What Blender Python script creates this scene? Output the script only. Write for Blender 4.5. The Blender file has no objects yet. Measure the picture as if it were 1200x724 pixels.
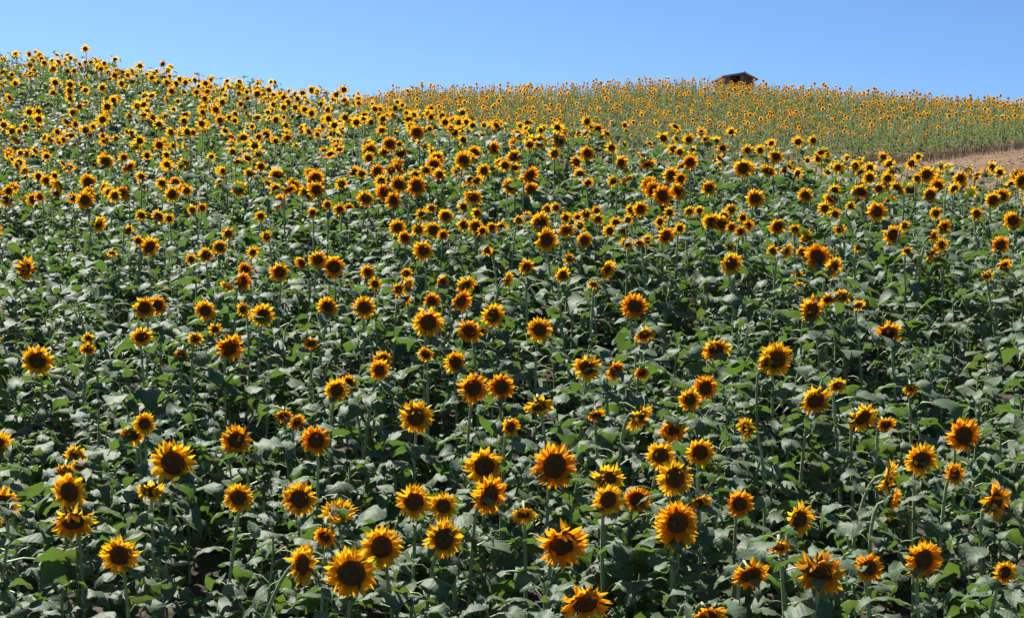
import bpy, math, random
import numpy as np
from mathutils import Vector, Matrix

random.seed(7)
rng = np.random.default_rng(7)
R = math.radians
scene = bpy.context.scene
col = scene.collection

# ------------------------------------------------------------------ camera
FPX = 1900.0                       # focal length in photo pixels (1200 wide)
cam_d = bpy.data.cameras.new('camera')
cam_d.sensor_width = 36.0
cam_d.lens = 36.0 * FPX / 1200.0
cam_d.clip_start = 0.1
cam_d.clip_end = 6000
cam = bpy.data.objects.new('camera', cam_d)
cam.location = (0, 0, 0)
cam.rotation_euler = (R(90), 0, 0)
col.objects.link(cam)
scene.camera = cam

# ------------------------------------------------------------------ sky and sun
SUN_EL, SUN_AZ = R(56), R(-38)     # azimuth measured from +Y (view direction) towards +X
world = bpy.data.worlds.new('World')
scene.world = world
world.use_nodes = True
wn = world.node_tree
wn.nodes.clear()
sky = wn.nodes.new('ShaderNodeTexSky')
sky.sky_type = 'NISHITA'
sky.sun_disc = False
sky.sun_elevation = SUN_EL
sky.sun_rotation = SUN_AZ
sky.altitude = 300
sky.air_density = 0.6
sky.dust_density = 1.2
sky.ozone_density = 8.0
gam = wn.nodes.new('ShaderNodeGamma')
gam.inputs['Gamma'].default_value = 1.35
tint = wn.nodes.new('ShaderNodeMix')
tint.data_type = 'RGBA'
tint.blend_type = 'MULTIPLY'
tint.inputs['Factor'].default_value = 1.0
tint.inputs['B'].default_value = (0.70, 0.69, 0.57, 1)
bg = wn.nodes.new('ShaderNodeBackground')
bg.inputs['Strength'].default_value = 0.092
wo = wn.nodes.new('ShaderNodeOutputWorld')
wn.links.new(sky.outputs[0], gam.inputs[0])
wn.links.new(gam.outputs[0], tint.inputs['A'])
wn.links.new(tint.outputs['Result'], bg.inputs[0])
wn.links.new(bg.outputs[0], wo.inputs[0])

sun_d = bpy.data.lights.new('sun', 'SUN')
sun_d.energy = 5.0
sun_d.angle = R(0.5)
sun_d.color = (1.0, 0.95, 0.87)
sun = bpy.data.objects.new('sun', sun_d)
to_sun = Vector((math.sin(SUN_AZ) * math.cos(SUN_EL), math.cos(SUN_AZ) * math.cos(SUN_EL), math.sin(SUN_EL)))
sun.rotation_euler = to_sun.to_track_quat('Z', 'Y').to_euler()
sun.location = to_sun * 60
col.objects.link(sun)

scene.render.engine = 'CYCLES'
vs = scene.view_settings
vs.view_transform = 'Standard'
vs.look = 'None'
vs.exposure = 0.84
vs.gamma = 1.0

# ------------------------------------------------------------------ terrain
# what the heads of the crop do along some bearings: (bearing px, [(distance, height px, crop height)])
NEAR_H, FAR_H = 1.25, 1.0
cols_tab = {
    0:    [(7, 830, 1), (9.1, 650, 1), (12.5, 460, 1), (17, 305, 1), (20.7, 252, 1), (27, 190, 1), (32, 135, 1), (37, 88, 1), (41, 66, 1), (45, 69, 1), (52, 100, 1), (64, 150, 1), (85, 190, 1), (110, 215, 1)],
    160:  [(32, 138, 1), (37, 100, 1), (42, 84, 1), (46, 85, 1), (52, 112, 1)],
    300:  [(7, 830, 1), (9.1, 650, 1), (12.5, 460, 1), (17, 290, 1), (20.7, 225, 1), (27, 165, 1), (32, 138, 1), (38, 114, 1), (43, 105, 1), (47, 109, 1), (56, 135, 1), (70, 150, 1), (90, 160, 1)],
    450:  [(38, 119, 1), (43, 119, 1), (52, 138, 1), (64, 132, 2), (78, 117, 2), (92, 111, 2), (105, 118, 2)],
    600:  [(7, 830, 1), (9.1, 650, 1), (12.5, 460, 1), (17, 280, 1), (20.7, 215, 1), (27, 155, 1), (31, 147, 1), (40, 165, 1), (52, 168, 1), (64, 150, 2), (78, 125, 2), (92, 109, 2), (105, 115, 2)],
    800:  [(64, 158, 2), (78, 122, 2), (92, 99, 2), (105, 107, 2)],
    900:  [(7, 830, 1), (9.1, 650, 1), (12.5, 460, 1), (17, 280, 1), (20.7, 220, 1), (27, 172, 1), (31, 172, 1), (40, 182, 1), (52, 175, 1), (64, 162, 2), (78, 125, 2), (92, 105, 2), (105, 110, 2)],
    1050: [(20.7, 230, 1), (27, 196, 1), (33, 200, 1), (45, 172, 1), (57, 162, 1), (64, 160, 2), (75, 133, 2), (86, 114, 2), (98, 117, 2)],
    1200: [(7, 830, 1), (9.1, 650, 1), (12.5, 460, 1), (17, 285, 1), (20.7, 240, 1), (27, 211, 1), (33, 200, 1), (45, 160, 1), (57, 148, 1), (64, 145, 2), (75, 130, 2), (85, 123, 2), (98, 130, 2)],
}
cp = []
for px, rows in cols_tab.items():
    for d, py, k in rows:
        z = d * (362 - py) / FPX - (NEAR_H if k == 1 else FAR_H)
        cp.append(((px - 600) / FPX * d, d, z))
        if px == 0:
            cp.append(((px - 600) / FPX * d - 0.45 * d, d, z + 0.01 * d))
        if px == 1200:
            cp.append(((px - 600) / FPX * d + 0.45 * d, d, z - 0.01 * d))
for x in (-30, -12, 0, 12, 30):
    cp += [(x, 3.5, -2.7), (x, 0, -1.7), (x, -12, -1.9), (x, -30, -2.2)]
for x in (-70, -35, 0, 35, 70):
    cp += [(x, 125, 7.5 + (1.5 if 0 < x < 60 else 0)), (x, 150, 3.5)]
cp = np.array(cp)
S = 30.0
def tps_k(r2):
    return np.where(r2 > 1e-12, r2 * np.log(np.maximum(r2, 1e-12)), 0.0)
P = cp[:, :2] / S
n = len(P)
K = tps_k(((P[:, None] - P[None]) ** 2).sum(-1)) + np.eye(n) * 2e-3
A = np.zeros((n + 3, n + 3))
A[:n, :n] = K
A[:n, n:] = np.c_[np.ones(n), P]
A[n:, :n] = A[:n, n:].T
Wt = np.linalg.solve(A, np.r_[cp[:, 2], 0, 0, 0])
def ground(x, y):
    x = np.atleast_1d(np.asarray(x, float)); y = np.atleast_1d(np.asarray(y, float))
    xc = np.clip(x, -65, 65); yc = np.clip(y, -30, 150)
    out = np.empty(x.shape)
    q = np.stack([xc, yc], -1).reshape(-1, 2) / S
    res = np.empty(len(q))
    for i in range(0, len(q), 20000):
        b = q[i:i + 20000]
        k = tps_k(((b[:, None] - P[None]) ** 2).sum(-1))
        res[i:i + 20000] = k @ Wt[:n] + Wt[n] + b @ Wt[n + 1:]
    z = res.reshape(x.shape)
    ex = np.maximum(np.maximum(y - 150, -30 - y), 0) + np.maximum(np.abs(x) - 65, 0)
    z = z - 14 * (1 - np.exp(-ex / 90.0))
    z = z + 0.025 * np.sin(x * 2.3 + np.sin(y * 1.7)) * np.sin(y * 2.9 + x)
    return z
def gz(x, y):
    return float(ground([x], [y])[0])

# ------------------------------------------------------------------ materials
def new_mat(name):
    m = bpy.data.materials.new(name)
    m.use_nodes = True
    m.node_tree.nodes.clear()
    return m, m.node_tree.nodes, m.node_tree.links
def N(nodes, t, **kw):
    nd = nodes.new(t)
    for k, v in kw.items():
        setattr(nd, k, v)
    return nd
def ramp(nodes, stops):
    r = nodes.new('ShaderNodeValToRGB')
    e = r.color_ramp.elements
    while len(e) < len(stops):
        e.new(0.5)
    for el, (p, c) in zip(e, stops):
        el.position = p
        el.color = (*c, 1)
    return r
def mixc(nodes, links, fac, a, b, mode='MIX'):
    m = nodes.new('ShaderNodeMix')
    m.data_type = 'RGBA'
    m.blend_type = mode
    for sock, v in (('Factor', fac), ('A', a), ('B', b)):
        if hasattr(v, 'links') or isinstance(v, bpy.types.NodeSocket):
            links.new(v, m.inputs[sock])
        elif sock == 'Factor':
            m.inputs[sock].default_value = v
        else:
            m.inputs[sock].default_value = (*v, 1)
    return m.outputs['Result']
def math_n(nodes, links, op, a, b=None):
    m = nodes.new('ShaderNodeMath')
    m.operation = op
    for i, v in enumerate((a, b)):
        if v is None:
            continue
        if isinstance(v, bpy.types.NodeSocket):
            links.new(v, m.inputs[i])
        else:
            m.inputs[i].default_value = v
    return m.outputs[0]

def make_leaf_mat(name, c_lo, c_hi, trans, tfac, rough, spec):
    m, nd, lk = new_mat(name)
    geo = N(nd, 'ShaderNodeNewGeometry')
    tc = N(nd, 'ShaderNodeUVMap', uv_map='UVMap')
    sep = N(nd, 'ShaderNodeSeparateXYZ')
    lk.new(tc.outputs[0], sep.inputs[0])
    nz = N(nd, 'ShaderNodeTexNoise'); nz.inputs['Scale'].default_value = 4.5; nz.inputs['Detail'].default_value = 2
    lk.new(geo.outputs['Position'], nz.inputs['Vector'])
    rp = ramp(nd, [(0.35, c_lo), (0.68, c_hi)])
    lk.new(nz.outputs['Fac'], rp.inputs[0])
    base = rp.outputs[0]
    # veins: a midrib and slanting side veins
    av = math_n(nd, lk, 'ABSOLUTE', math_n(nd, lk, 'SUBTRACT', sep.outputs[1], 0.5))
    mid = math_n(nd, lk, 'LESS_THAN', av, 0.022)
    ph = math_n(nd, lk, 'MULTIPLY', math_n(nd, lk, 'SUBTRACT', sep.outputs[0], math_n(nd, lk, 'MULTIPLY', av, 0.7)), 38.0)
    sn = math_n(nd, lk, 'SINE', ph)
    side = math_n(nd, lk, 'GREATER_THAN', sn, 0.9)
    vein = math_n(nd, lk, 'MAXIMUM', mid, math_n(nd, lk, 'MULTIPLY', side, 0.6))
    base = mixc(nd, lk, math_n(nd, lk, 'MULTIPLY', vein, 0.45), base, (0.16, 0.22, 0.10))
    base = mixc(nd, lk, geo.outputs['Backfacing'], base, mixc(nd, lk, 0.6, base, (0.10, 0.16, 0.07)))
    fn = N(nd, 'ShaderNodeTexNoise'); fn.inputs['Scale'].default_value = 60; fn.inputs['Detail'].default_value = 3
    lk.new(geo.outputs['Position'], fn.inputs['Vector'])
    hgt = math_n(nd, lk, 'ADD', math_n(nd, lk, 'MULTIPLY', sn, 0.2), math_n(nd, lk, 'MULTIPLY', fn.outputs['Fac'], 1.1))
    bp = N(nd, 'ShaderNodeBump'); bp.inputs['Strength'].default_value = 0.4; bp.inputs['Distance'].default_value = 0.005
    lk.new(hgt, bp.inputs['Height'])
    pr = N(nd, 'ShaderNodeBsdfPrincipled')
    lk.new(base, pr.inputs['Base Color'])
    pr.inputs['Roughness'].default_value = rough
    pr.inputs['Specular IOR Level'].default_value = spec
    pr.inputs['Sheen Weight'].default_value = 0.12
    pr.inputs['Sheen Roughness'].default_value = 0.5
    lk.new(bp.outputs[0], pr.inputs['Normal'])
    tr = N(nd, 'ShaderNodeBsdfTranslucent')
    lk.new(mixc(nd, lk, 1.0, trans, mixc(nd, lk, 0.5, (1, 1, 1), nz.outputs['Color'], 'MIX'), 'MULTIPLY'), tr.inputs['Color'])
    mx = N(nd, 'ShaderNodeMixShader'); mx.inputs[0].default_value = tfac
    lk.new(pr.outputs[0], mx.inputs[1]); lk.new(tr.outputs[0], mx.inputs[2])
    out = N(nd, 'ShaderNodeOutputMaterial')
    lk.new(mx.outputs[0], out.inputs[0])
    return m

def make_petal_mat(name, root, tip, trans, tfac=0.62):
    m, nd, lk = new_mat(name)
    tc = N(nd, 'ShaderNodeUVMap', uv_map='UVMap')
    sep = N(nd, 'ShaderNodeSeparateXYZ'); lk.new(tc.outputs[0], sep.inputs[0])
    rp = ramp(nd, [(0.0, root), (0.55, tuple((a + b) / 2 for a, b in zip(root, tip))), (1.0, tip)])
    lk.new(sep.outputs[0], rp.inputs[0])
    geo = N(nd, 'ShaderNodeNewGeometry')
    nz = N(nd, 'ShaderNodeTexNoise'); nz.inputs['Scale'].default_value = 9
    lk.new(geo.outputs['Position'], nz.inputs['Vector'])
    r2 = ramp(nd, [(0.3, (0.85, 0.80, 0.75)), (0.65, (1, 1, 1))])
    lk.new(nz.outputs['Fac'], r2.inputs[0])
    c = mixc(nd, lk, 1.0, rp.outputs[0], r2.outputs[0], 'MULTIPLY')
    st = math_n(nd, lk, 'SINE', math_n(nd, lk, 'MULTIPLY', sep.outputs[1], 40.0))
    bp = N(nd, 'ShaderNodeBump'); bp.inputs['Strength'].default_value = 0.35; bp.inputs['Distance'].default_value = 0.002
    lk.new(st, bp.inputs['Height'])
    pr = N(nd, 'ShaderNodeBsdfPrincipled')
    lk.new(c, pr.inputs['Base Color'])
    pr.inputs['Roughness'].default_value = 0.55
    pr.inputs['Specular IOR Level'].default_value = 0.3
    lk.new(bp.outputs[0], pr.inputs['Normal'])
    tr = N(nd, 'ShaderNodeBsdfTranslucent')
    lk.new(mixc(nd, lk, 1.0, trans, r2.outputs[0], 'MULTIPLY'), tr.inputs['Color'])
    mx = N(nd, 'ShaderNodeMixShader'); mx.inputs[0].default_value = tfac
    lk.new(pr.outputs[0], mx.inputs[1]); lk.new(tr.outputs[0], mx.inputs[2])
    out = N(nd, 'ShaderNodeOutputMaterial'); lk.new(mx.outputs[0], out.inputs[0])
    return m

def make_plain(name, c_lo, c_hi, scale, rough, bump=0.0, bscale=80, bdist=0.01, spec=0.3):
    m, nd, lk = new_mat(name)
    geo = N(nd, 'ShaderNodeNewGeometry')
    nz = N(nd, 'ShaderNodeTexNoise'); nz.inputs['Scale'].default_value = scale; nz.inputs['Detail'].default_value = 4
    lk.new(geo.outputs['Position'], nz.inputs['Vector'])
    rp = ramp(nd, [(0.32, c_lo), (0.68, c_hi)])
    lk.new(nz.outputs['Fac'], rp.inputs[0])
    pr = N(nd, 'ShaderNodeBsdfPrincipled')
    lk.new(rp.outputs[0], pr.inputs['Base Color'])
    pr.inputs['Roughness'].default_value = rough
    pr.inputs['Specular IOR Level'].default_value = spec
    if bump:
        b2 = N(nd, 'ShaderNodeTexNoise'); b2.inputs['Scale'].default_value = bscale; b2.inputs['Detail'].default_value = 5
        lk.new(geo.outputs['Position'], b2.inputs['Vector'])
        bp = N(nd, 'ShaderNodeBump'); bp.inputs['Strength'].default_value = bump; bp.inputs['Distance'].default_value = bdist
        lk.new(b2.outputs['Fac'], bp.inputs['Height']); lk.new(bp.outputs[0], pr.inputs['Normal'])
    out = N(nd, 'ShaderNodeOutputMaterial'); lk.new(pr.outputs[0], out.inputs[0])
    return m

def disc_mat():
    m, nd, lk = new_mat('seed_disc')
    uv = N(nd, 'ShaderNodeUVMap', uv_map='UVMap'); sep = N(nd, 'ShaderNodeSeparateXYZ'); lk.new(uv.outputs[0], sep.inputs[0])
    geo = N(nd, 'ShaderNodeNewGeometry')
    big = N(nd, 'ShaderNodeTexNoise'); big.inputs['Scale'].default_value = 14; lk.new(geo.outputs['Position'], big.inputs['Vector'])
    fine = N(nd, 'ShaderNodeTexVoronoi'); fine.inputs['Scale'].default_value = 150; lk.new(geo.outputs['Position'], fine.inputs['Vector'])
    at = math_n(nd, lk, 'ADD', sep.outputs[0], math_n(nd, lk, 'MULTIPLY', math_n(nd, lk, 'SUBTRACT', big.outputs['Fac'], 0.5), 0.7))
    rp = ramp(nd, [(0.12, (0.30, 0.130, 0.020)), (0.34, (0.18, 0.068, 0.015)), (0.68, (0.115, 0.044, 0.012)), (0.95, (0.13, 0.080, 0.020))])
    lk.new(at, rp.inputs[0])
    sp_ = ramp(nd, [(0.0, (1.25, 1.2, 1.1)), (0.7, (0.6, 0.55, 0.5))]); lk.new(fine.outputs['Distance'], sp_.inputs[0])
    c = mixc(nd, lk, 0.8, rp.outputs[0], sp_.outputs[0], 'MULTIPLY')
    pr = N(nd, 'ShaderNodeBsdfPrincipled'); pr.inputs['Roughness'].default_value = 0.8; pr.inputs['Specular IOR Level'].default_value = 0.2
    lk.new(c, pr.inputs['Base Color'])
    bp = N(nd, 'ShaderNodeBump'); bp.inputs['Strength'].default_value = 0.9; bp.inputs['Distance'].default_value = 0.006; bp.invert = True
    lk.new(fine.outputs['Distance'], bp.inputs['Height']); lk.new(bp.outputs[0], pr.inputs['Normal'])
    out = N(nd, 'ShaderNodeOutputMaterial'); lk.new(pr.outputs[0], out.inputs[0])
    return m
LEAF, STEM, PETAL, PETALO, DISC, BRACT, FLEAF, FPETAL = range(8)
MATS = [
    make_leaf_mat('sunflower_leaf', (0.024, 0.056, 0.027), (0.054, 0.100, 0.044), (0.18, 0.32, 0.045), 0.33, 0.60, 0.6),
    make_plain('sunflower_stem', (0.22, 0.28, 0.12), (0.34, 0.40, 0.20), 6, 0.5, 0.3, 120, 0.002, 0.4),
    make_petal_mat('yellow_petal', (0.84, 0.40, 0.010), (0.93, 0.58, 0.020), (0.98, 0.57, 0.016)),
    make_petal_mat('orange_petal', (0.80, 0.30, 0.008), (0.91, 0.47, 0.012), (0.97, 0.46, 0.012)),
    disc_mat(),
    make_plain('green_bract', (0.035, 0.070, 0.018), (0.075, 0.13, 0.035), 20, 0.55, 0.3, 150, 0.003, 0.35),
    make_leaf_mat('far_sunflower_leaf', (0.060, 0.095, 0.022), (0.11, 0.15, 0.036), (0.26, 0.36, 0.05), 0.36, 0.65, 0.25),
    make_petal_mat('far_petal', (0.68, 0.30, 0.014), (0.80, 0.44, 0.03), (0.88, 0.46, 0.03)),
]

def soil_mat():
    m, nd, lk = new_mat('dry_soil')
    geo = N(nd, 'ShaderNodeNewGeometry')
    n1 = N(nd, 'ShaderNodeTexNoise'); n1.inputs['Scale'].default_value = 0.35; n1.inputs['Detail'].default_value = 6
    n2 = N(nd, 'ShaderNodeTexNoise'); n2.inputs['Scale'].default_value = 9; n2.inputs['Detail'].default_value = 6
    mp = N(nd, 'ShaderNodeMapping'); mp.inputs['Scale'].default_value = (0.5, 2.6, 1); mp.inputs['Rotation'].default_value = (0, 0, R(-14))
    lk.new(geo.outputs['Position'], mp.inputs['Vector'])
    n3 = N(nd, 'ShaderNodeTexNoise'); n3.inputs['Scale'].default_value = 0.8; n3.inputs['Detail'].default_value = 5
    lk.new(mp.outputs[0], n3.inputs['Vector'])
    for q in (n1, n2):
        lk.new(geo.outputs['Position'], q.inputs['Vector'])
    r1 = ramp(nd, [(0.3, (0.14, 0.090, 0.054)), (0.5, (0.24, 0.158, 0.095)), (0.72, (0.31, 0.215, 0.135))])
    lk.new(n3.outputs['Fac'], r1.inputs[0])
    r2 = ramp(nd, [(0.3, (0.55, 0.52, 0.52)), (0.7, (1, 1, 1))])
    lk.new(n2.outputs['Fac'], r2.inputs[0])
    sy = N(nd, 'ShaderNodeSeparateXYZ'); lk.new(geo.outputs['Position'], sy.inputs[0])
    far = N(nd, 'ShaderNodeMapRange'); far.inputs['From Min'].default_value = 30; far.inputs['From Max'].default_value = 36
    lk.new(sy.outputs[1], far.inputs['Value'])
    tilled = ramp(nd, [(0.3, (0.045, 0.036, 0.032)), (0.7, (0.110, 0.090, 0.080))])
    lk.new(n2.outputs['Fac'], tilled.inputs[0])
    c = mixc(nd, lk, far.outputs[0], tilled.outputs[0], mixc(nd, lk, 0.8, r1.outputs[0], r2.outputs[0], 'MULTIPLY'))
    pr = N(nd, 'ShaderNodeBsdfPrincipled'); pr.inputs['Roughness'].default_value = 0.95
    pr.inputs['Specular IOR Level'].default_value = 0.1
    lk.new(c, pr.inputs['Base Color'])
    bp = N(nd, 'ShaderNodeBump'); bp.inputs['Strength'].default_value = 0.9; bp.inputs['Distance'].default_value = 0.06
    lk.new(math_n(nd, lk, 'ADD', n2.outputs['Fac'], math_n(nd, lk, 'MULTIPLY', n3.outputs['Fac'], 4.0)), bp.inputs['Height']); lk.new(bp.outputs[0], pr.inputs['Normal'])
    out = N(nd, 'ShaderNodeOutputMaterial'); lk.new(pr.outputs[0], out.inputs[0])
    return m
M_SOIL = soil_mat()
M_DRY = make_plain('dry_grass', (0.20, 0.15, 0.085), (0.34, 0.27, 0.16), 3, 0.8)
M_ROOF = make_plain('weathered_roof', (0.24, 0.19, 0.165), (0.42, 0.35, 0.31), 5, 0.8, 0.5, 20, 0.02)
M_WOOD = make_plain('grey_wood', (0.16, 0.14, 0.13), (0.30, 0.27, 0.25), 7, 0.85, 0.5, 30, 0.01)
M_BROWN = make_plain('brown_board', (0.13, 0.075, 0.05), (0.24, 0.145, 0.10), 7, 0.85, 0.5, 30, 0.01)

# ------------------------------------------------------------------ mesh bits: (V, F tris, UV per vertex, material per tri)
class Geo:
    def __init__(s):
        s.V, s.F, s.U, s.M, s.n = [], [], [], [], 0
    def add(s, g, mat=None, matidx=None):
        V, F, U, M = g
        if mat is not None:
            V = V @ mat[:3, :3].T + mat[:3, 3]
        s.V.append(V); s.F.append(F + s.n); s.U.append(U)
        s.M.append(M if matidx is None else np.full(len(F), matidx))
        s.n += len(V)
    def get(s):
        return (np.concatenate(s.V), np.concatenate(s.F), np.concatenate(s.U), np.concatenate(s.M))
def to_mesh(name, g, mats=None):
    V, F, U, M = g
    me = bpy.data.meshes.new(name)
    me.vertices.add(len(V)); me.vertices.foreach_set('co', np.ascontiguousarray(V, dtype=np.float32).ravel())
    me.loops.add(len(F) * 3); me.loops.foreach_set('vertex_index', np.ascontiguousarray(F, dtype=np.int32).ravel())
    me.polygons.add(len(F))
    me.polygons.foreach_set('loop_start', np.arange(0, len(F) * 3, 3, dtype=np.int32))
    me.polygons.foreach_set('use_smooth', np.ones(len(F), dtype=bool))
    if mats is None:
        used = np.unique(M)
        remap = np.zeros(len(MATS), dtype=np.int32)
        for i, k in enumerate(used):
            me.materials.append(MATS[k]); remap[k] = i
        me.polygons.foreach_set('material_index', remap[M].astype(np.int32))
    else:
        for k in mats:
            me.materials.append(k)
        me.polygons.foreach_set('material_index', M.astype(np.int32))
    uv = me.uv_layers.new(name='UVMap')
    uv.data.foreach_set('uv', np.ascontiguousarray(U[F.ravel()], dtype=np.float32).ravel())
    me.update(calc_edges=True)
    me.validate()
    return me
def strip(rows, uvs, m, closed=False):
    """rows: list of equal-length lists of points -> grid of tris"""
    nr, nc = len(rows), len(rows[0])
    V = np.array(rows, float).reshape(-1, 3)
    U = np.array(uvs, float).reshape(-1, 2)
    F = []
    for i in range(nr - 1):
        for j in range(nc if closed else nc - 1):
            a = i * nc + j; b = i * nc + (j + 1) % nc; c = a + nc; d = b + nc
            F += [(a, c, b), (b, c, d)]
    return V, np.array(F), U, np.full(len(F), m)
def tube(pts, rads, sides, m):
    pts = [Vector(p) for p in pts]
    rows, uvs = [], []
    for i, p in enumerate(pts):
        t = (pts[min(i + 1, len(pts) - 1)] - pts[max(i - 1, 0)]).normalized()
        a = t.cross(Vector((0.31, 0.95, 0.05))).normalized(); b = t.cross(a)
        rows.append([tuple(p + (a * math.cos(q) + b * math.sin(q)) * rads[i]) for q in [2 * math.pi * k / sides for k in range(sides)]])
        uvs.append([(i / (len(pts) - 1), k / sides) for k in range(sides)])
    return strip(rows, uvs, m, True)
def lathe(prof, sides, m):
    rows = [[(r * math.cos(2 * math.pi * k / sides), r * math.sin(2 * math.pi * k / sides), z) for k in range(sides)] for r, z in prof]
    uvs = [[(i / (len(prof) - 1), k / sides) for k in range(sides)] for i in range(len(prof))]
    return strip(rows, uvs, m, True)
def M4(loc=(0, 0, 0), rot=None, sc=1.0):
    m = Matrix.Translation(Vector(loc))
    if rot is not None:
        m = m @ rot.to_4x4()
    return m @ Matrix.Scale(sc, 4)
def A4(m):
    return np.array(m)

def petal(rnd, lod, m):
    """length 1 along +X, face towards +Z"""
    ts = {0: [0, .14, .36, .6, .82, 1.0], 1: [0, .5, 1.0], 2: [0, .45, 1.0]}[lod]
    wf = lambda t: 0.175 * (0.42 + 0.62 * math.sin(math.pi * min(1, t * 0.95 + .05)) ** 0.8) * (1 if t < .6 else max(0.10, 1 - ((t - .6) / .4) ** 2.4))
    curl = rnd.uniform(-0.6, 0.5); side = rnd.uniform(-0.35, 0.35); tw = rnd.uniform(-1.3, 1.3); cr = rnd.uniform(0.15, 0.6)
    rows, uvs = [], []
    for t in ts:
        w = wf(t) * (1.35 if lod else 1.0)
        a = tw * t
        row, uv = [], []
        for k in ((-1, 0, 1) if lod < 2 else (-1, 1)):
            y0 = k * w; z0 = abs(k) * w * cr
            row.append((t, side * t * t + y0 * math.cos(a) - z0 * math.sin(a), curl * t * t + y0 * math.sin(a) + z0 * math.cos(a)))
            uv.append((t, 0.5 + 0.5 * k))
        rows.append(row); uvs.append(uv)
    return strip(rows, uvs, m)
def wide_petal(rnd, lod, m):
    V, F, U, M = petal(rnd, lod, m)
    return V * np.array([1, 1.5, 1]), F, U, M
PETALS = {(lod, m): [petal(random.Random(40 + i), lod, m) if m != FPETAL else wide_petal(random.Random(40 + i), lod, m) for i in range(9)] for lod in (0, 1, 2) for m in (PETAL, PETALO, FPETAL)}
PETAL_ME = {(m, i): to_mesh('petal', PETALS[(0, m)][i]) for m in (PETAL, PETALO) for i in range(9)}

DR = 0.475
def petal_mats(rnd, count, style):
    """placing of ray petals round a head of radius 1 facing +Z"""
    out = []
    for ring in (0, 1):
        for k in range(count):
            if rnd.random() < (0.02 if style != 'shaggy' else 0.10):
                continue
            a = 2 * math.pi * (k + 0.5 * ring + rnd.uniform(-.3, .3)) / count
            if style == 'open':
                pitch = rnd.gauss(12 + 14 * ring, 15)
            elif style == 'cup':
                pitch = rnd.gauss(38 + 12 * ring, 13)
            elif style == 'flat':
                pitch = rnd.gauss(2 + 10 * ring, 13)
            else:
                pitch = rnd.gauss(18, 30)
            if rnd.random() < (.012 if style != 'shaggy' else .06):
                pitch = rnd.uniform(75, 125)
            L = rnd.uniform(.46, .56) * (1.0 if ring == 0 else .92)
            rot = Matrix.Rotation(a, 3, 'Z') @ Matrix.Rotation(-R(pitch), 3, 'Y') @ Matrix.Rotation(R(rnd.gauss(0, 16)), 3, 'X')
            loc = Vector((math.cos(a), math.sin(a), 0)) * (DR * 0.93 - .03 * ring) + Vector((0, 0, 0.02 * ring - .02))
            out.append(M4(loc, rot, L))
    return out
STYLES = ['open', 'flat', 'cup', 'shaggy']
def petals_geo(seed, style, lod, m, count):
    rnd = random.Random(seed); g = Geo()
    for mt in petal_mats(rnd, count, style):
        g.add(rnd.choice(PETALS[(lod, m)]), A4(mt))
    return g.get()
def disc_geo(lod, seed=0, DR=DR):
    rnd = random.Random(seed)
    prof = {0: [(DR, -.05), (DR * 1.0, .03), (DR * .86, .11), (DR * .62, .13), (DR * .34, .10), (.001, .075)],
            1: [(DR, -.04), (DR * .9, .08), (DR * .5, .12), (.001, .08)],
            2: [(DR, -.02), (DR * .7, .1), (.001, .08)]}[lod]
    V, F, U, M = lathe(prof, (20, 10, 6)[lod], DISC)
    V = V.copy()
    if lod == 0:
        V[:, 2] += np.array([rnd.uniform(-.018, .018) for _ in V])
        rr = 1 + 0.05 * np.sin(np.arctan2(V[:, 1], V[:, 0]) * 2 + seed) + 0.03 * np.sin(np.arctan2(V[:, 1], V[:, 0]) * 5 + seed * 2)
        V[:, 0] *= rr; V[:, 1] *= rr
    return V, F, U, M
def back_geo(lod):
    prof = {0: [(DR * .99, -.03), (DR * .95, -.16), (DR * .6, -.27), (.10, -.36)], 1: [(DR * .99, -.03), (DR * .7, -.22), (.08, -.34)], 2: [(DR, -.02), (.06, -.3)]}[lod]
    V, F, U, M = lathe(prof, (16, 8, 5)[lod], BRACT)
    return V, F[:, ::-1], U, M
def bracts_geo(seed, lod):
    rnd = random.Random(seed); g = Geo()
    cnt = (20, 9, 0)[lod]
    for k in range(cnt):
        a = 2 * math.pi * (k + rnd.uniform(-.3, .3)) / cnt
        L = rnd.uniform(.24, .40); w = L * .3; p = R(rnd.gauss(-8, 20))
        pts = [[(0, -w, 0), (0, w, 0)], [(L * .45, -w * .8, .03), (L * .45, w * .8, .03)], [(L, -.004, -.03), (L, .004, -.03)]]
        rot = Matrix.Rotation(a, 3, 'Z') @ Matrix.Rotation(-p, 3, 'Y')
        g.add(strip(pts, [[(0, 0), (0, 1)], [(.5, 0), (.5, 1)], [(1, 0), (1, 1)]], BRACT), A4(M4(Vector((math.cos(a), math.sin(a), 0)) * DR * .88 + Vector((0, 0, -.09)), rot)))
    return g.get() if cnt else None
def bud_geo(seed, lod):
    """closed green head, radius about 1, facing +Z"""
    rnd = random.Random(seed); g = Geo()
    g.add(lathe([(.1, -.7), (.62, -.5), (.8, -.05), (.62, .35), (.2, .5), (.001, .5)], (12, 6, 5)[lod], BRACT))
    for k in range((30, 12, 5)[lod]):
        a = rnd.uniform(0, 2 * math.pi); e = rnd.uniform(-.1, 1.2); L = rnd.uniform(.5, .85); w = .16
        pts = [[(0, -w, 0), (0, w, 0)], [(L * .5, -w * .8, .08), (L * .5, w * .8, .08)], [(L, -.01, .02), (L, .01, .02)]]
        rot = Matrix.Rotation(a, 3, 'Z') @ Matrix.Rotation(-e, 3, 'Y')
        g.add(strip(pts, [[(0, 0), (0, 1)], [(.5, 0), (.5, 1)], [(1, 0), (1, 1)]], BRACT), A4(M4(rot @ Vector((.62, 0, 0)) - Vector((0, 0, .1)), rot)))
    return g.get()

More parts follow.
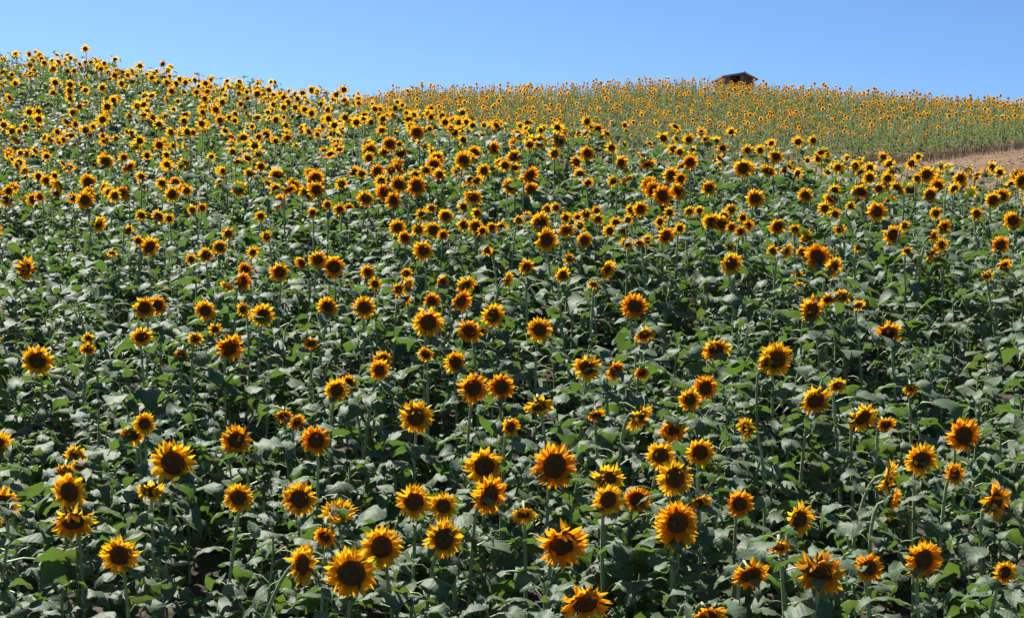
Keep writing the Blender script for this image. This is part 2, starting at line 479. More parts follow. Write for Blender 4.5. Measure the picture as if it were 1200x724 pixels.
def leaf(rnd, lod, m=LEAF):
    """petiole from the origin outwards (+X) and a drooping heart-shaped blade; blade length 1"""
    g = Geo()
    pl = rnd.uniform(.45, .75); e = R(rnd.uniform(15, 55))
    p0 = Vector((0, 0, 0)); p1 = Vector((math.cos(e), 0, math.sin(e))) * pl * .6; p2 = p1 + Vector((math.cos(e * .2), 0, math.sin(e * .2))) * pl * .45
    pr = .028
    g.add(tube([p0, p1, p2], [pr, pr * .9, pr * .7], 3, STEM) if lod < 2 else strip([[(p0.x, -pr, p0.z), (p0.x, pr, p0.z)], [(p2.x, -pr, p2.z), (p2.x, pr, p2.z)]], [[(0, 0), (0, 1)], [(1, 0), (1, 1)]], STEM))
    ts = {0: [0, .08, .22, .4, .6, .8, 1.0], 1: [0, .16, .5, 1.0], 2: [0, .3, 1.0]}[lod]
    ks = {0: (-1, -.55, 0, .55, 1), 1: (-1, 0, 1), 2: (-1, 0, 1)}[lod]
    wid = lambda t: np.interp(t, [0, .08, .22, .4, .6, .8, .93, 1], [.22, .72, 1.0, .97, .74, .4, .15, .01]) * rnd_w
    rnd_w = rnd.uniform(.28, .45)
    a0 = rnd.uniform(5, 28); a1 = rnd.uniform(-100, -25)
    fold = rnd.uniform(-.6, .55); tw = R(rnd.uniform(-35, 35)); ph = rnd.uniform(0, 6.28); wav = rnd.uniform(.04, .13); sideb = rnd.uniform(-.15, .15)
    pos = p2.copy(); lt = 0; rows, uvs = [], []
    for t in ts:
        ang = R(a0 + (a1 - a0) * (lt + t) / 2 * 1.1)
        pos = pos + Vector((math.cos(ang), 0, math.sin(ang))) * (t - lt)
        lt = t
        ang = R(a0 + (a1 - a0) * t)
        nrm = Vector((-math.sin(ang), 0, math.cos(ang)))
        row, uv = [], []
        w = float(wid(t))
        for k in ks:
            yy = k * w; zz = fold * abs(yy) + wav * math.sin(ph + t * 9 + k * 2.5) * abs(k) + (.045 * math.sin(ph * 2 + t * 14 + k * 5) if lod == 0 else 0)
            back = -.13 * abs(k) if t < .15 else 0
            q = pos + Vector((0, yy * math.cos(tw * t) - zz * math.sin(tw * t) + sideb * t * t, 0)) + nrm * (yy * math.sin(tw * t) + zz * math.cos(tw * t)) + Vector((math.cos(ang), 0, math.sin(ang))) * back
            row.append(tuple(q)); uv.append((t, .5 + .5 * k * max(.05, w / rnd_w)))
        rows.append(row); uvs.append(uv)
    g.add(strip([r[::-1] for r in rows], [u[::-1] for u in uvs], m))
    return g.get()
NL = 16
LEAVES = [[leaf(random.Random(100 + i), lod) for i in range(NL)] for lod in (0, 1, 2)]
FLEAVES = [leaf(random.Random(300 + i), 2, FLEAF) for i in range(NL)]
LEAF_ME = [to_mesh('leaf', g) for g in LEAVES[0]]
DISC_ME = []
for i in range(5):
    g = Geo(); g.add(disc_geo(0, i)); DISC_ME.append(to_mesh('seed_disc', g.get()))
BACK_ME = to_mesh('flower_head', back_geo(0))
BRACT_ME = [to_mesh('bracts', bracts_geo(i, 0)) for i in range(5)]
BUD_ME = [to_mesh('flower_bud', bud_geo(i, 0)) for i in range(4)]
PETALS_ME = {(s, m, i): to_mesh('petals', petals_geo(500 + i, s, 0 if i < 0 else 1, m, 28)) for s in STYLES for m in (PETAL, PETALO) for i in range(4)}
def head_lod(seed, style, m, lod):
    g = Geo()
    g.add(petals_geo(seed, style, lod, m, (24, 17, 12)[lod] if m != FPETAL else 7)); g.add(disc_geo(lod, seed, .30 if m == FPETAL else DR)); g.add(back_geo(lod))
    b = bracts_geo(seed, lod)
    if b is not None:
        g.add(b)
    return g.get()
HEADS1 = {(s, m): [head_lod(700 + i, s, m, 1) for i in range(4)] for s in STYLES for m in (PETAL, PETALO)}
HEADS2 = {(s, m): [head_lod(800 + i, s, m, 2) for i in range(4)] for s in STYLES for m in (PETAL, PETALO)}
FHEADS = [head_lod(900 + i, ['open', 'flat', 'cup'][i % 3], FPETAL, 2) for i in range(6)]
BUDS1 = [bud_geo(i, 1) for i in range(4)]

# ------------------------------------------------------------------ plants
def head_rot(yaw, nod, roll):
    d = Vector((math.sin(R(yaw)) * math.cos(R(nod)), -math.cos(R(yaw)) * math.cos(R(nod)), -math.sin(R(nod))))
    return d, d.to_track_quat('Z', 'Y').to_matrix() @ Matrix.Rotation(roll, 3, 'Z')
class Plant: pass
def make_plant(head_pos, r, yaw, nod, style, pm, seed, bloom=True):
    """head_pos: world centre of the flower head, r its radius with petals"""
    p = Plant(); rnd = random.Random(seed)
    p.seed, p.r, p.yaw, p.nod, p.style, p.pm, p.bloom = seed, r, yaw, nod, style, pm, bloom
    d, p.rot = head_rot(yaw, nod, rnd.uniform(0, 6.28))
    H = Vector(head_pos)
    back = H - d * r * (.34 if bloom else .6)
    bx = back.x - d.x * .10 + rnd.gauss(0, .07); by = back.y - d.y * .10 + rnd.gauss(0, .05)
    p.base = Vector((bx, by, gz(bx, by) - .02))
    p.H = H - p.base
    b = back - p.base
    h = b.z
    P1 = Vector((rnd.gauss(0, .03), rnd.gauss(0, .03), h * .55))
    P2 = b - d * (.10 + .12 * max(0, math.sin(R(nod)))) - Vector((0, 0, .03))
    if nod > 35:
        P2 = b - d * .26 + Vector((0, 0, .02))
    p.bez = (Vector((0, 0, 0)), P1, P2, b)
    p.h = h
    p.rnd = rnd
    return p
def bez(c, t):
    a, b, cc, d = c
    s = 1 - t
    return a * s ** 3 + b * 3 * s * s * t + cc * 3 * s * t * t + d * t ** 3
def stem_geo(p, segs, sides):
    ts = [i / segs for i in range(segs + 1)]
    r0 = .0135 if p.bloom else .010
    return tube([bez(p.bez, t) for t in ts], [r0 * (1.05 - .35 * t) for t in ts], sides, STEM)
def leaf_slots(p, count, lo=.16, hi=.86):
    rnd = random.Random(p.seed * 3 + 1); a = rnd.uniform(0, 6.28); out = []
    for i in range(count):
        f = (i + rnd.uniform(0, .6)) / count
        t = lo + (hi - lo) * f
        a += 2.4 + rnd.uniform(-.4, .4)
        L = rnd.choice((rnd.uniform(.11, .17), rnd.uniform(.15, .22), rnd.uniform(.19, .28))) * (1.0 - .45 * max(0, f - .55) / .45) * (1.08 if f < .6 else 1)
        rot = Matrix.Rotation(a, 3, 'Z') @ Matrix.Rotation(R(rnd.gauss(0, 12)), 3, 'X') @ Matrix.Rotation(R(rnd.gauss(4, 13)), 3, 'Y')
        out.append((M4(bez(p.bez, t), rot, L), rnd.randrange(NL)))
    return out

# blooms that can be told apart: zoom origin, zoom factor, [(x, y, diameter, pose, yaw, nod)] read off the crops
def bl(x0, y0, k, rows):
    return [(x0 + x / k, y0 + y / k, s / k, ps, yw, nd) for x, y, s, ps, yw, nd in rows]
def q(*rows):
    out = []
    for r in rows:
        x, y, s = r[:3]
        ps = r[3] if len(r) > 3 else 'f'
        yw = r[4] if len(r) > 4 else None
        nd = {'f': 8, 'n': 48, 's': 15, 'u': -25, 'b': 20}[ps] if len(r) < 6 else r[5]
        out.append((x, y, s, ps, yw, nd))
    return out
blooms = []
blooms += bl(0, 240, 3.62, q((160, 660, 130), (600, 45, 52), (672, 50, 62), (718, 58, 48), (816, 22, 44), (858, 12, 40), (418, 82, 75, 's', 70), (545, 108, 55, 's', 50, 30), (587, 152, 46), (635, 178, 90, 's', 48), (475, 203, 42, 'n'), (968, 122, 58), (933, 180, 64), (874, 212, 66), (811, 230, 48), (1072, 202, 52), (1040, 275, 65), (1028, 325, 82, 's', 45), (965, 345, 66, 'n', -35), (108, 270, 105, 's', 68, 10), (615, 435, 102), (670, 425, 82), (872, 448, 92), (1030, 443, 58), (1080, 468, 64), (912, 527, 60, 'n', 10, 25), (600, 560, 95, 'n', 20), (375, 565, 60, 'n'), (372, 612, 65, 'f', 10, 25), (975, 605, 128, 's', 30, 30), (770, 630, 38, 'n'), (828, 568, 38, 'n')))
blooms += bl(300, 240, 3.62, q((20, 48, 46), (240, 32, 50), (355, 20, 60), (395, 12, 46), (303, 0, 42), (45, 135, 54), (5, 200, 44), (100, 285, 90), (195, 245, 68, 'n', -30, 30), (262, 232, 82, 's', 22), (330, 262, 106), (475, 283, 66), (505, 335, 54), (305, 430, 92), (460, 435, 96), (30, 468, 98), (232, 588, 66, 'n'), (605, 358, 42), (645, 340, 76, 's', 60), (628, 400, 62, 'n'), (638, 290, 38), (790, 328, 66, 's', 35), (710, 192, 90), (600, 95, 72), (705, 45, 62), (690, 105, 62), (752, 108, 74), (632, 140, 66), (795, 128, 44), (745, 15, 44), (805, 48, 66), (880, 85, 62), (932, 92, 66), (937, 35, 52), (960, 110, 48), (1000, 95, 48), (1040, 98, 62), (880, 8, 52), (980, 195, 42, 'n'), (745, 408, 78, 'u', 20), (890, 340, 92, 'n', 40), (868, 405, 104, 's', 45), (730, 497, 132), (1005, 468, 108, 's', 28), (905, 535, 112, 'n', -10, 35), (945, 530, 80, 'n', 15), (720, 633, 66), (845, 665, 96), (540, 655, 82), (525, 695, 86), (1068, 318, 66, 's', 60)))
blooms += bl(600, 240, 3.62, q((120, 75, 88), (145, 148, 106), (65, 50, 52), (150, 18, 46), (185, 12, 42), (28, 65, 42), (228, 55, 52), (280, 55, 46), (315, 40, 56), (360, 25, 46), (365, 60, 52), (230, 105, 72, 'n'), (288, 88, 46), (270, 115, 42), (308, 150, 66), (415, 110, 62), (475, 108, 52), (440, 75, 56), (492, 65, 52), (545, 18, 66), (505, 20, 46), (485, 165, 62, 'n'), (540, 160, 42, 'n'), (575, 150, 46), (652, 130, 78, 's', 18), (628, 72, 52), (668, 32, 52), (712, 100, 38), (752, 28, 44), (795, 25, 44), (845, 72, 78, 's', 18), (890, 80, 76), (900, 50, 62), (930, 20, 56), (930, 95, 42), (1002, 88, 54), (978, 55, 42), (968, 112, 42), (925, 175, 52, 'n'), (932, 250, 98), (62, 262, 70), (243, 228, 46), (215, 298, 70, 's', 28), (400, 272, 92, 's', 50), (345, 335, 50, 'n'), (520, 430, 112), (118, 530, 106), (320, 690, 118), (435, 700, 92, 's', 38, 25), (562, 550, 92, 'n', 15, 55), (865, 608, 124, 'n', 5, 38), (1075, 670, 72, 's', 30)))
blooms += bl(900, 240, 3.62, q((240, 15, 62), (460, 28, 92), (350, 5, 46), (530, 125, 94), (580, 90, 46), (712, 35, 56), (885, 38, 62), (1040, 65, 88, 's', -28), (985, 170, 80), (745, 95, 70, 's', 32), (40, 90, 78, 'n', 0, 35), (115, 105, 54), (160, 140, 72, 's', 50), (75, 195, 72, 's', 42), (210, 220, 112), (278, 265, 92, 's', 35), (385, 182, 50, 'n'), (20, 195, 54), (145, 200, 48), (125, 300, 54, 'n'), (135, 345, 58, 'n'), (735, 170, 64), (695, 205, 92, 's', 66, 25), (930, 300, 64, 'n'), (1000, 260, 76, 's', 40, 30), (590, 195, 54, 'n'), (285, 40, 54), (305, 105, 62, 'n'), (185, 445, 124, 's', 26), (255, 400, 66, 'n'), (315, 390, 76, 'n'), (385, 425, 50, 'n'), (515, 540, 112, 'n', -15, 40), (35, 655, 142), (700, 130, 62, 's', 40)))
blooms += bl(0, 424, 3.62, q((612, 262, 94), (560, 310, 98, 'f', 0, 30), (735, 428, 184), (1003, 330, 132), (320, 395, 96, 'n', 15, 30), (338, 440, 62, 'n', 30), (295, 550, 154), (310, 672, 186, 'n', 5, 40), (15, 600, 142), (1013, 575, 126), (640, 550, 124, 'n', 10, 45), (275, 460, 50, 'n')))
blooms += bl(300, 424, 3.62, q((343, 118, 102), (390, 90, 84), (523, 35, 80, 'f', 14), (920, 110, 132), (1040, 105, 112), (678, 232, 142), (255, 330, 132), (118, 225, 78, 'n'), (173, 255, 72, 's', 40), (185, 580, 142), (350, 645, 150, 'u', 0, -58), (672, 592, 150), (795, 610, 118, 'f', -12, 20), (968, 440, 168), (990, 565, 168, 's', 38), (1078, 275, 86), (295, 712, 66, 'n')))
blooms += bl(600, 424, 3.62, q((115, 185, 124, 'n', 15, 42), (358, 225, 74, 'n', 10), (540, 235, 130, 's', 55, 40), (755, 160, 98), (820, 110, 108, 'f', 14), (550, 45, 66, 'n'), (680, 285, 124, 'n', -10), (995, 280, 100, 's', -58), (180, 440, 188), (630, 395, 124), (797, 382, 128), (690, 490, 152), (405, 500, 144), (408, 582, 134), (530, 580, 122, 'f', 5, 22), (800, 590, 92, 'n', 25), (700, 680, 176, 'f', 15), (965, 600, 116), (50, 640, 116, 'n')))
blooms += bl(900, 424, 3.62, q((200, 160, 142, 'n', 5, 35), (295, 100, 80, 'n'), (400, 235, 138, 'n', 20, 38), (500, 265, 84, 'n'), (650, 415, 142), (830, 310, 146), (790, 475, 98, 'u', 20, -10), (510, 490, 140, 's', 62), (520, 600, 140, 's', 76), (965, 590, 160, 's', 34), (130, 665, 146, 's', 25), (605, 110, 44, 'n')))
blooms += bl(0, 564, 4.525, q((635, 390, 200, 's', 15), (5330, 480, 118)))
blooms += bl(340, 564, 4.525, q((185, 290, 100, 'n', 0, 25), (60, 440, 220, 's', 64, 10), (325, 485, 264), (485, 345, 216), (815, 305, 206, 's', 24)))
blooms += bl(600, 564, 4.525, q((265, 330, 280, 's', 26, 25), (385, 645, 262, 'n', 5, 45), (870, 245, 238, 'f', 12), (1040, 710, 190, 'n', 10, 40), (1265, 490, 200, 'n', 15, 45)))
blooms += bl(900, 564, 4.525, q((60, 345, 62, 'n'), (270, 480, 270, 'n', -30, 35), (535, 455, 156), (825, 410, 200)))

def ray_to_crop(px, py, h):
    u = (px - 600) / FPX; th = (362 - py) / FPX
    ds = np.arange(5.5, 50, .05)
    f = ds * th - (ground(u * ds, ds) + h)
    k = np.argmax(f < 0) if (f < 0).any() else len(ds) - 1
    d = ds[k]
    return Vector((u * d, d, th * d))
plants = []
occ = []
for i, (px, py, s, ps, yw, nd) in enumerate(blooms):
    rnd = random.Random(9000 + i)
    H = ray_to_crop(px, py, rnd.uniform(1.12, 1.38))
    r = min(max(s * H.y / FPX / 2, .065), .20) * 1.17
    yaw = (rnd.gauss(3, 9) if yw is None else yw + rnd.gauss(0, 3))
    nod = nd + rnd.gauss(0, 5)
    style = rnd.choices(STYLES, (5, 3, 3, 2) if ps == 'f' else (2, 1, 4, 5))[0]
    if s > 55 and ps in 'ns' and px > 600 and px < 700:
        style = 'shaggy'
    pm = PETALO if rnd.random() < (.25 if ps == 'f' else .4) else PETAL
    p = make_plant(H, r, yaw, nod, style, pm, 20000 + i)
    p.px, p.py, p.s = px, py, 2 * r * FPX / H.y
    plants.append(p); occ.append((p.base.x, p.base.y))

# the rest of the crop, sown at random
def near_end(px):
    return float(np.interp(px, [0, 150, 300, 450, 600, 900, 1200, 1350], [49, 49, 47, 40, 31, 29, 28, 27.5]))
cand = []
sp = .405
y = 6.3
while y < 49:
    hw = .316 * y * 1.14 + 0.9
    x = -hw
    while x < hw:
        xx = x + random.uniform(-.19, .19); yy = y + random.uniform(-.19, .19)
        if yy < near_end(600 + xx / yy * FPX) + random.uniform(-.5, .5):
            cand.append((xx, yy))
        x += sp
    y += sp
occ = np.array(occ)
cz = ground([c[0] for c in cand], [c[1] for c in cand])
for i, ((x, y), z) in enumerate(zip(cand, cz)):
    if ((occ - (x, y)) ** 2).sum(1).min() < .26 ** 2:
        continue
    rnd = random.Random(50000 + i)
    h = rnd.gauss(1.24, .11 if y < 36 else .14)
    px = 600 + x / y * FPX; py = 362 - (z + h) / y * FPX
    inside = -5 < px < 1205
    clump = .5 + .5 * math.sin(x * 1.9 + 1.3 * math.sin(y * .9)) * math.sin(y * 1.35 + 1.7 * math.sin(x * .8 + 1))
    bloom = rnd.random() < (.05 + .70 * clump if py < 236 else (0.0 if inside and py < 735 else .4))
    if bloom:
        odd = rnd.random() < .38
        yaw = rnd.gauss(3, 16) if not odd else rnd.uniform(-75, 75)
        nod = rnd.gauss(12, 11) if not odd else rnd.uniform(20, 60)
        p = make_plant((x, y, z + h), rnd.choice((rnd.uniform(.085, .115), rnd.uniform(.11, .15), rnd.uniform(.11, .15))), yaw, nod, rnd.choices(STYLES, (5, 4, 3, 1))[0], PETALO if rnd.random() < .3 else PETAL, 60000 + i)
    else:
        h *= rnd.uniform(.54, .84)
        py = 362 - (z + h) / y * FPX
        p = make_plant((x, y, z + h), rnd.uniform(.025, .048), rnd.uniform(-90, 90), rnd.uniform(-60, 20), 'open', PETAL, 60000 + i, False)
    p.px, p.py, p.s = px, py, 2 * p.r * FPX / y
    p.y = y
    plants.append(p)

def in_view(p):
    return -8 < p.px < 1208 and p.py < 740
bl_list = sorted([p for p in plants if p.bloom and in_view(p)], key=lambda p: -p.s)
bd_list = sorted([p for p in plants if not p.bloom and in_view(p)], key=lambda p: p.base.y)
NB = 245
single = set(id(p) for p in bl_list[:NB]) | set(id(p) for p in bd_list[:300 - NB])

# ------------------------------------------------------------------ ground sheet
def axis(parts):
    return np.unique(np.concatenate([np.linspace(a, b, k) for a, b, k in parts]))
xs = axis([(-2500, -300, 10), (-300, -60, 16), (-60, -26, 30), (-26, 40, 120), (40, 70, 26), (70, 300, 16), (300, 2500, 10)])
ys = axis([(-2500, -200, 10), (-200, -10, 18), (-10, 6, 20), (6, 50, 110), (50, 115, 90), (115, 200, 24), (200, 500, 12), (500, 3000, 10)])
X, Y = np.meshgrid(xs, ys)
Z = ground(X.ravel(), Y.ravel())
Vg = np.c_[X.ravel(), Y.ravel(), Z]
nx = len(xs); idx = np.arange(len(Vg)).reshape(len(ys), nx)
a, b, c, d = idx[:-1, :-1].ravel(), idx[:-1, 1:].ravel(), idx[1:, :-1].ravel(), idx[1:, 1:].ravel()
Fg = np.concatenate([np.c_[a, b, d], np.c_[a, d, c]])
og = bpy.data.objects.new('ground', to_mesh('ground', (Vg, Fg, Vg[:, :2] * .1, np.zeros(len(Fg), int)), [M_SOIL]))
og['kind'] = 'structure'
col.objects.link(og)

# ------------------------------------------------------------------ hut on the far crest
hx, hy = (862 - 600) / FPX * 101, 101.0
hz = gz(hx, hy)
top = (362 - 87.5) / FPX * hy - hz           # ridge height above the ground
hut = bpy.data.objects.new('field_hut', None)
hut.location = (hx, hy, hz - .05); hut.rotation_euler = (0, 0, R(9)); hut.scale = (.84, .84, 1)
hut['label'] = 'small weathered hut with a gabled roof on the hilltop skyline'
hut['category'] = 'hut'
col.objects.link(hut)
def prism(name, poly, y0, y1, mat, parent, loc=(0, 0, 0)):
    """polygon in XZ pushed along Y"""
    k = len(poly)
    me = bpy.data.meshes.new(name)
    V = [(x, y0, z) for x, z in poly] + [(x, y1, z) for x, z in poly]
    Fc = [tuple(range(k)), tuple(range(2 * k - 1, k - 1, -1))] + [(i, i + k, (i + 1) % k + k, (i + 1) % k) for i in range(k)]
    me.from_pydata(V, [], Fc)
    me.materials.append(mat); me.update()
    o = bpy.data.objects.new(name, me)
    o.location = loc; o.parent = parent
    col.objects.link(o)
    return o
T = top + .05
e_l, e_r = T - .27, T - .40
sl_l = (T - e_l) / 1.72; sl_r = (T - e_r) / 1.0
ridge = .30
roof_u = lambda x: T - (sl_l * (ridge - x) if x < ridge else sl_r * (x - ridge))
rf = prism('roof', [(-1.42, roof_u(-1.42)), (ridge, T), (1.30, roof_u(1.30)), (1.30, roof_u(1.30) - .09), (ridge, T - .1), (-1.42, roof_u(-1.42) - .09)], -1.35, 1.5, M_ROOF, hut)
prism('ridge_board', [(ridge - .06, T + .002), (ridge + .06, T + .002), (ridge + .06, T + .035), (ridge - .06, T + .035)], -1.38, 1.52, M_ROOF, rf)
for k in range(4):
    xa = -1.18 + k * .24
    if k < 2:
        prism('wall_board', [(xa, 0), (xa + .232, 0), (xa + .232, roof_u(xa + .232) - .1), (xa, roof_u(xa) - .1)], -1.0, -.96, M_WOOD, hut)
for k in range(5):
    xa = .30 + .06 + k * .15
    prism('wall_board', [(xa, 0), (xa + .142, 0), (xa + .142, roof_u(xa + .142) - .11), (xa, roof_u(xa) - .11)], -1.0, -.96, M_BROWN, hut)
prism('post', [(.06, 0), (.34, 0), (.34, T - .14), (.06, roof_u(.06) - .11)], -1.04, -.93, M_WOOD, hut)
prism('back_wall', [(-1.2, 0), (1.12, 0), (1.12, roof_u(1.12) - .1), (ridge, T - .12), (-1.2, roof_u(-1.2) - .1)], 1.15, 1.2, M_BROWN, hut)
prism('side_wall', [(-1.2, 0), (-1.16, 0), (-1.16, roof_u(-1.16) - .11), (-1.2, roof_u(-1.2) - .11)], -.95, 1.14, M_WOOD, hut)
prism('side_wall', [(1.08, 0), (1.12, 0), (1.12, roof_u(1.12) - .11), (1.08, roof_u(1.08) - .11)], -.95, 1.14, M_BROWN, hut)

# ------------------------------------------------------------------ sunflowers one by one
def child(name, me, parent, mat):
    o = bpy.data.objects.new(name, me)
    o.parent = parent
    o.matrix_local = mat
    col.objects.link(o)
    return o
big = bl_list[:NB]
for p in big:
    p.over = None
for i, p in enumerate(big):
    for o in big:
        if o is p:
            continue
        if math.hypot(o.px - p.px, o.py - p.py) < .36 * (o.s + p.s):
            p.over = 'overlapping the bloom behind it' if p.base.y < o.base.y else 'partly behind another bloom'
            break
ORD = 'first second third fourth fifth sixth seventh eighth ninth tenth eleventh twelfth thirteenth fourteenth fifteenth'.split()
ROWS = ['bottom', 'second', 'third', 'fourth', 'fifth', 'sixth', 'seventh', 'eighth', 'ninth', 'tenth', 'eleventh', 'twelfth', 'topmost']
ZONES = ['far left', 'left middle', 'right middle', 'far right']
def place_words(items, nrows):
    """bands of about equal number from the bottom up, four zones across, counted from the left in each"""
    items = sorted(items, key=lambda p: -p.py)
    per = math.ceil(len(items) / nrows)
    for r in range(nrows):
        band = items[r * per:(r + 1) * per]
        for zn in range(4):
            cell = sorted([p for p in band if min(3, max(0, int(p.px // 300))) == zn], key=lambda p: p.px)
            for k, p in enumerate(cell):
                p.where = f"{ORD[k]} from left in {ROWS[r]} row{' up' if r else ''}, {ZONES[zn]}"
place_words(big, 12)
place_words(bd_list[:300 - NB], 5)
def bloom_label(p):
    size = 'large' if p.s > 44 else ('medium' if p.s > 27 else 'small')
    colr = 'orange' if p.pm == PETALO else 'yellow'
    if p.nod > 32:
        pose = 'nodding'
    elif p.nod < -20:
        pose = 'upturned'
    elif p.yaw > 26:
        pose = 'turned right'
    elif p.yaw < -26:
        pose = 'turned left'
    elif p.style == 'shaggy':
        pose = 'ragged'
    else:
        pose = 'facing us'
    w = f"{size} {colr} sunflower {pose}" if ' ' in pose else f"{size} {pose} {colr} sunflower"
    return f"{w}, {p.where}"
def bud_label(p):
    return f"leafy plant in green bud, {p.where}"
def build_single(p):
    root = bpy.data.objects.new('sunflower' if p.bloom else 'budding_sunflower', None)
    root.location = p.base
    root.empty_display_size = .05
    root['label'] = bloom_label(p) if p.bloom else bud_label(p)
    root['category'] = 'sunflower' if p.bloom else 'sunflower bud'
    root['group'] = 'sunflowers in bloom in the front field' if p.bloom else 'budding sunflower plants in the front field'
    col.objects.link(root)
    child('stem', to_mesh('stem', stem_geo(p, 9, 6)), root, Matrix.Identity(4))
    for mt, k in leaf_slots(p, p.rnd.randint(14, 18) if p.bloom else p.rnd.randint(13, 17), hi=.84 if p.bloom else .95):
        child('leaf', LEAF_ME[k], root, mt)
    if not p.bloom:
        child('flower_bud', p.rnd.choice(BUD_ME), root, M4(p.H, p.rot, p.r))
        return
    hd = child('flower_head', BACK_ME, root, M4(p.H, p.rot, p.r))
    I = Matrix.Identity(4)
    child('seed_disc', p.rnd.choice(DISC_ME), hd, I)
    o = child('bracts', p.rnd.choice(BRACT_ME), hd, I); o['kind'] = 'stuff'
    if p.s > 38:
        for mt in petal_mats(p.rnd, p.rnd.randint(26, 32), p.style):
            child('petal', PETAL_ME[(p.pm, p.rnd.randrange(9))], hd, mt)
    else:
        o = child('petals', PETALS_ME[(p.style, p.pm, p.rnd.randrange(4))], hd, I); o['kind'] = 'stuff'
for p in plants:
    if id(p) in single:
        build_single(p)

# ------------------------------------------------------------------ the rest of the front crop, one mass
g = Geo()
for p in plants:
    if id(p) in single:
        continue
    d = p.base.y
    off = np.eye(4); off[:3, 3] = p.base
    lod = 1 if d < 24 else 2
    llod = 0 if d < 13 else (1 if d < 38 else 2)
    g.add(stem_geo(p, 5 if d < 24 else 3, 4 if d < 24 else 3), off)
    for mt, k in leaf_slots(p, p.rnd.randint(13, 17) if d < 27 else p.rnd.randint(11, 13), hi=.86 if p.bloom else .95):
        g.add(LEAVES[llod][k], off @ A4(mt))
    hm = off @ A4(M4(p.H, p.rot, p.r))
    if p.bloom:
        g.add(p.rnd.choice((HEADS1 if lod == 1 else HEADS2)[(p.style, p.pm)]), hm)
    elif d < 30:
        g.add(p.rnd.choice(BUDS1), hm)
# (kept as one mass: too many and too small to tell apart)
ob = bpy.data.objects.new('sunflower_crop', to_mesh('sunflower_crop', g.get()))
ob['kind'] = 'stuff'
ob['label'] = 'dense mass of smaller sunflowers climbing the front hillside'
ob['category'] = 'sunflower crop'
col.objects.link(ob)

# ------------------------------------------------------------------ far field
tmpl = []
for i in range(14):
    rnd = random.Random(400 + i); t = Geo()
    h = 1.0
    top_p = Vector((rnd.gauss(0, .05), rnd.gauss(-.04, .04), h))
    t.add(tube([(0, 0, 0), (0, 0, h * .6), tuple(top_p)], [.014, .012, .009], 3, STEM))
    a = rnd.uniform(0, 6)
    for k in range(8):
        f = .12 + .8 * k / 8
        a += 2.4
        rot = Matrix.Rotation(a, 3, 'Z') @ Matrix.Rotation(R(rnd.gauss(5, 15)), 3, 'Y')
        t.add(rnd.choice(FLEAVES), A4(M4((0, 0, h * f), rot, rnd.uniform(.15, .22) * (1.1 - .5 * f))))
    if i < 9:
        d_, rot = head_rot(rnd.gauss(0, 25), rnd.gauss(8, 14), rnd.uniform(0, 6))
        t.add(FHEADS[i % 6], A4(M4(top_p + d_ * .03, rot, rnd.uniform(.07, .105))))
        if rnd.random() < .4:
            d_, rot = head_rot(rnd.gauss(0, 35), rnd.gauss(8, 20), rnd.uniform(0, 6))
            t.add(FHEADS[(i + 3) % 6], A4(M4((rnd.choice((-.1, .1)), -.06, h * rnd.uniform(.72, .9)), rot, rnd.uniform(.06, .09))))
    tmpl.append(t.get())
pos = []
y = 63.0
while y < 99:
    x = -14.0
    while x < 42:
        xx = x + random.uniform(-.3, .3); yy = y + random.uniform(-.3, .3)
        px = 600 + xx / yy * FPX
        lo = float(np.interp(px, [900, 1050, 1200, 1400], [63.5, 64.0, 65.5, 67]))
        if 345 < px < 1330 and yy > lo + random.uniform(-.3, .3):
            pos.append((xx, yy))
        x += .47
    y += .47
pz = ground([p[0] for p in pos], [p[1] for p in pos])
ff = Geo()
for (x, y), z in zip(pos, pz):
    s = random.gauss(1.0, .18); a = random.uniform(-.5, .5)
    m = np.eye(4); m[:3, :3] = np.array([[math.cos(a), -math.sin(a), 0], [math.sin(a), math.cos(a), 0], [0, 0, 1]]) * s
    m[:3, 3] = (x, y, z - .02)
    weak = .5 + .5 * math.sin(x * .7 + 1.5 * math.sin(y * .45)) * math.sin(y * .8 + x * .25)
    pb = (.25 + .6 * weak) * min(1.0, .25 + (y - 63.5) / 9)
    ff.add(random.choice(tmpl[:9] if random.random() < pb else tmpl[9:]), m)
fw = [(random.uniform(-13, 40), random.uniform(64.5, 97)) for _ in range(8000)]
fw = [(x, y) for x, y in fw if 345 < 600 + x / y * FPX < 1330 and y > 65 + max(0, (600 + x / y * FPX - 1050) * .01)]
for (x, y), z in zip(fw, ground([a[0] for a in fw], [a[1] for a in fw])):
    rot = Matrix.Rotation(random.uniform(0, 6.28), 3, 'Z') @ Matrix.Rotation(R(random.gauss(-20, 25)), 3, 'Y')
    ff.add(random.choice(FLEAVES), A4(M4((x, y, z + random.uniform(0, .35)), rot, random.uniform(.14, .26))))
of = bpy.data.objects.new('far_sunflower_crop', to_mesh('far_sunflower_crop', ff.get()))
of['kind'] = 'stuff'
of['label'] = 'far hillside of small pale sunflowers below the skyline'
of['category'] = 'sunflower crop'
col.objects.link(of)

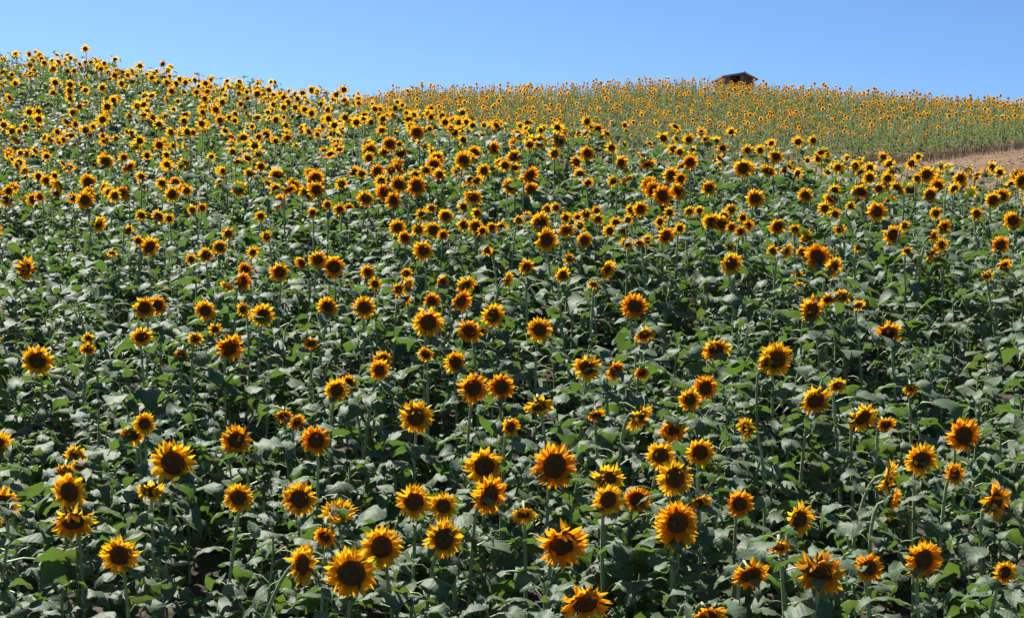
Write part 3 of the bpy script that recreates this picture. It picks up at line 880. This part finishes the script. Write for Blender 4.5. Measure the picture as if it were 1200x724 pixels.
# low green weeds between the plants of the front field
wg = Geo()
wp = []
for k in range(4200):
    yy = 6 + 24 * math.sqrt(random.random()); hw = .316 * yy * 1.2 + 1
    xx = random.uniform(-hw, hw)
    if math.sin(xx * 1.3 + yy) * math.sin(yy * 1.1 - xx * .7) > .45:
        continue
    wp.append((xx, yy))
wz = ground([a[0] for a in wp], [a[1] for a in wp])
for (xx, yy), z in zip(wp, wz):
    lodw = 1 if yy < 11 else 2
    h = random.uniform(.02, .3)
    for k in range(random.randint(5, 8)):
        rot = Matrix.Rotation(random.uniform(0, 6.28), 3, 'Z') @ Matrix.Rotation(R(random.gauss(-15, 20)), 3, 'Y')
        wg.add(LEAVES[lodw][random.randrange(NL)], A4(M4((xx, yy, z + h * random.random()), rot, random.uniform(.06, .15))))
ow = bpy.data.objects.new('low_weeds', to_mesh('low_weeds', wg.get()))
ow['kind'] = 'stuff'
ow['label'] = 'low green weeds covering the soil between sunflower stems'
ow['category'] = 'weeds'
col.objects.link(ow)

# dry weeds along the foot of the far field and stubble on the bare strip
dg = Geo()
for k in range(5200):
    px = random.uniform(960, 1420)
    lo = float(np.interp(px, [900, 1050, 1200, 1400], [63.5, 64.0, 65.5, 67]))
    yy = lo - abs(random.gauss(0, 1.3)) if random.random() < .8 else random.uniform(46, lo)
    xx = (px - 600) / FPX * yy
    dg_h = random.uniform(.12, .42) if yy > lo - 2 else random.uniform(.05, .14)
    a = random.uniform(0, 6.28); w = .012
    lean = Vector((random.gauss(0, .25), random.gauss(0, .25), 1)) * dg_h
    ca, sa = math.cos(a) * w, math.sin(a) * w
    dg.add(strip([[(xx - ca, yy - sa, 0), (xx + ca, yy + sa, 0)], [(xx + lean.x - ca * .2, yy + lean.y - sa * .2, lean.z), (xx + lean.x + ca * .2, yy + lean.y + sa * .2, lean.z)]], [[(0, 0), (0, 1)], [(1, 0), (1, 1)]], 0))
Vd, Fd, Ud, Md = dg.get()
b0 = np.repeat(Vd.reshape(-1, 4, 3)[:, :2, :2].mean(1), 4, axis=0)
Vd[:, 2] += ground(b0[:, 0], b0[:, 1]) - .01
cg = Geo(); cpos = []
for k in range(500):
    yy = random.uniform(36, 66); cpos.append(((random.uniform(960, 1420) - 600) / FPX * yy, yy))
czs = ground([a[0] for a in cpos], [a[1] for a in cpos])
clod = lathe([(.6, -.3), (1, .1), (.6, .6), (.05, .75)], 5, 0)
for (xx, yy), z in zip(cpos, czs):
    sc = random.uniform(.02, .07); m = np.diag([sc * random.uniform(.8, 1.6), sc, sc * random.uniform(.5, 1), 1.0]); m[:3, 3] = (xx, yy, z)
    cg.add(clod, m)
oc = bpy.data.objects.new('soil_clods', to_mesh('soil_clods', cg.get(), [M_SOIL]))
oc['kind'] = 'stuff'; oc['label'] = 'brown clods on the bare strip at right'; oc['category'] = 'soil'
col.objects.link(oc)
od = bpy.data.objects.new('dry_grass', to_mesh('dry_grass', (Vd, Fd, Ud, Md), [M_DRY]))
od['kind'] = 'stuff'
od['label'] = 'dry brown weeds along the foot of the far field'
od['category'] = 'grass'
col.objects.link(od)
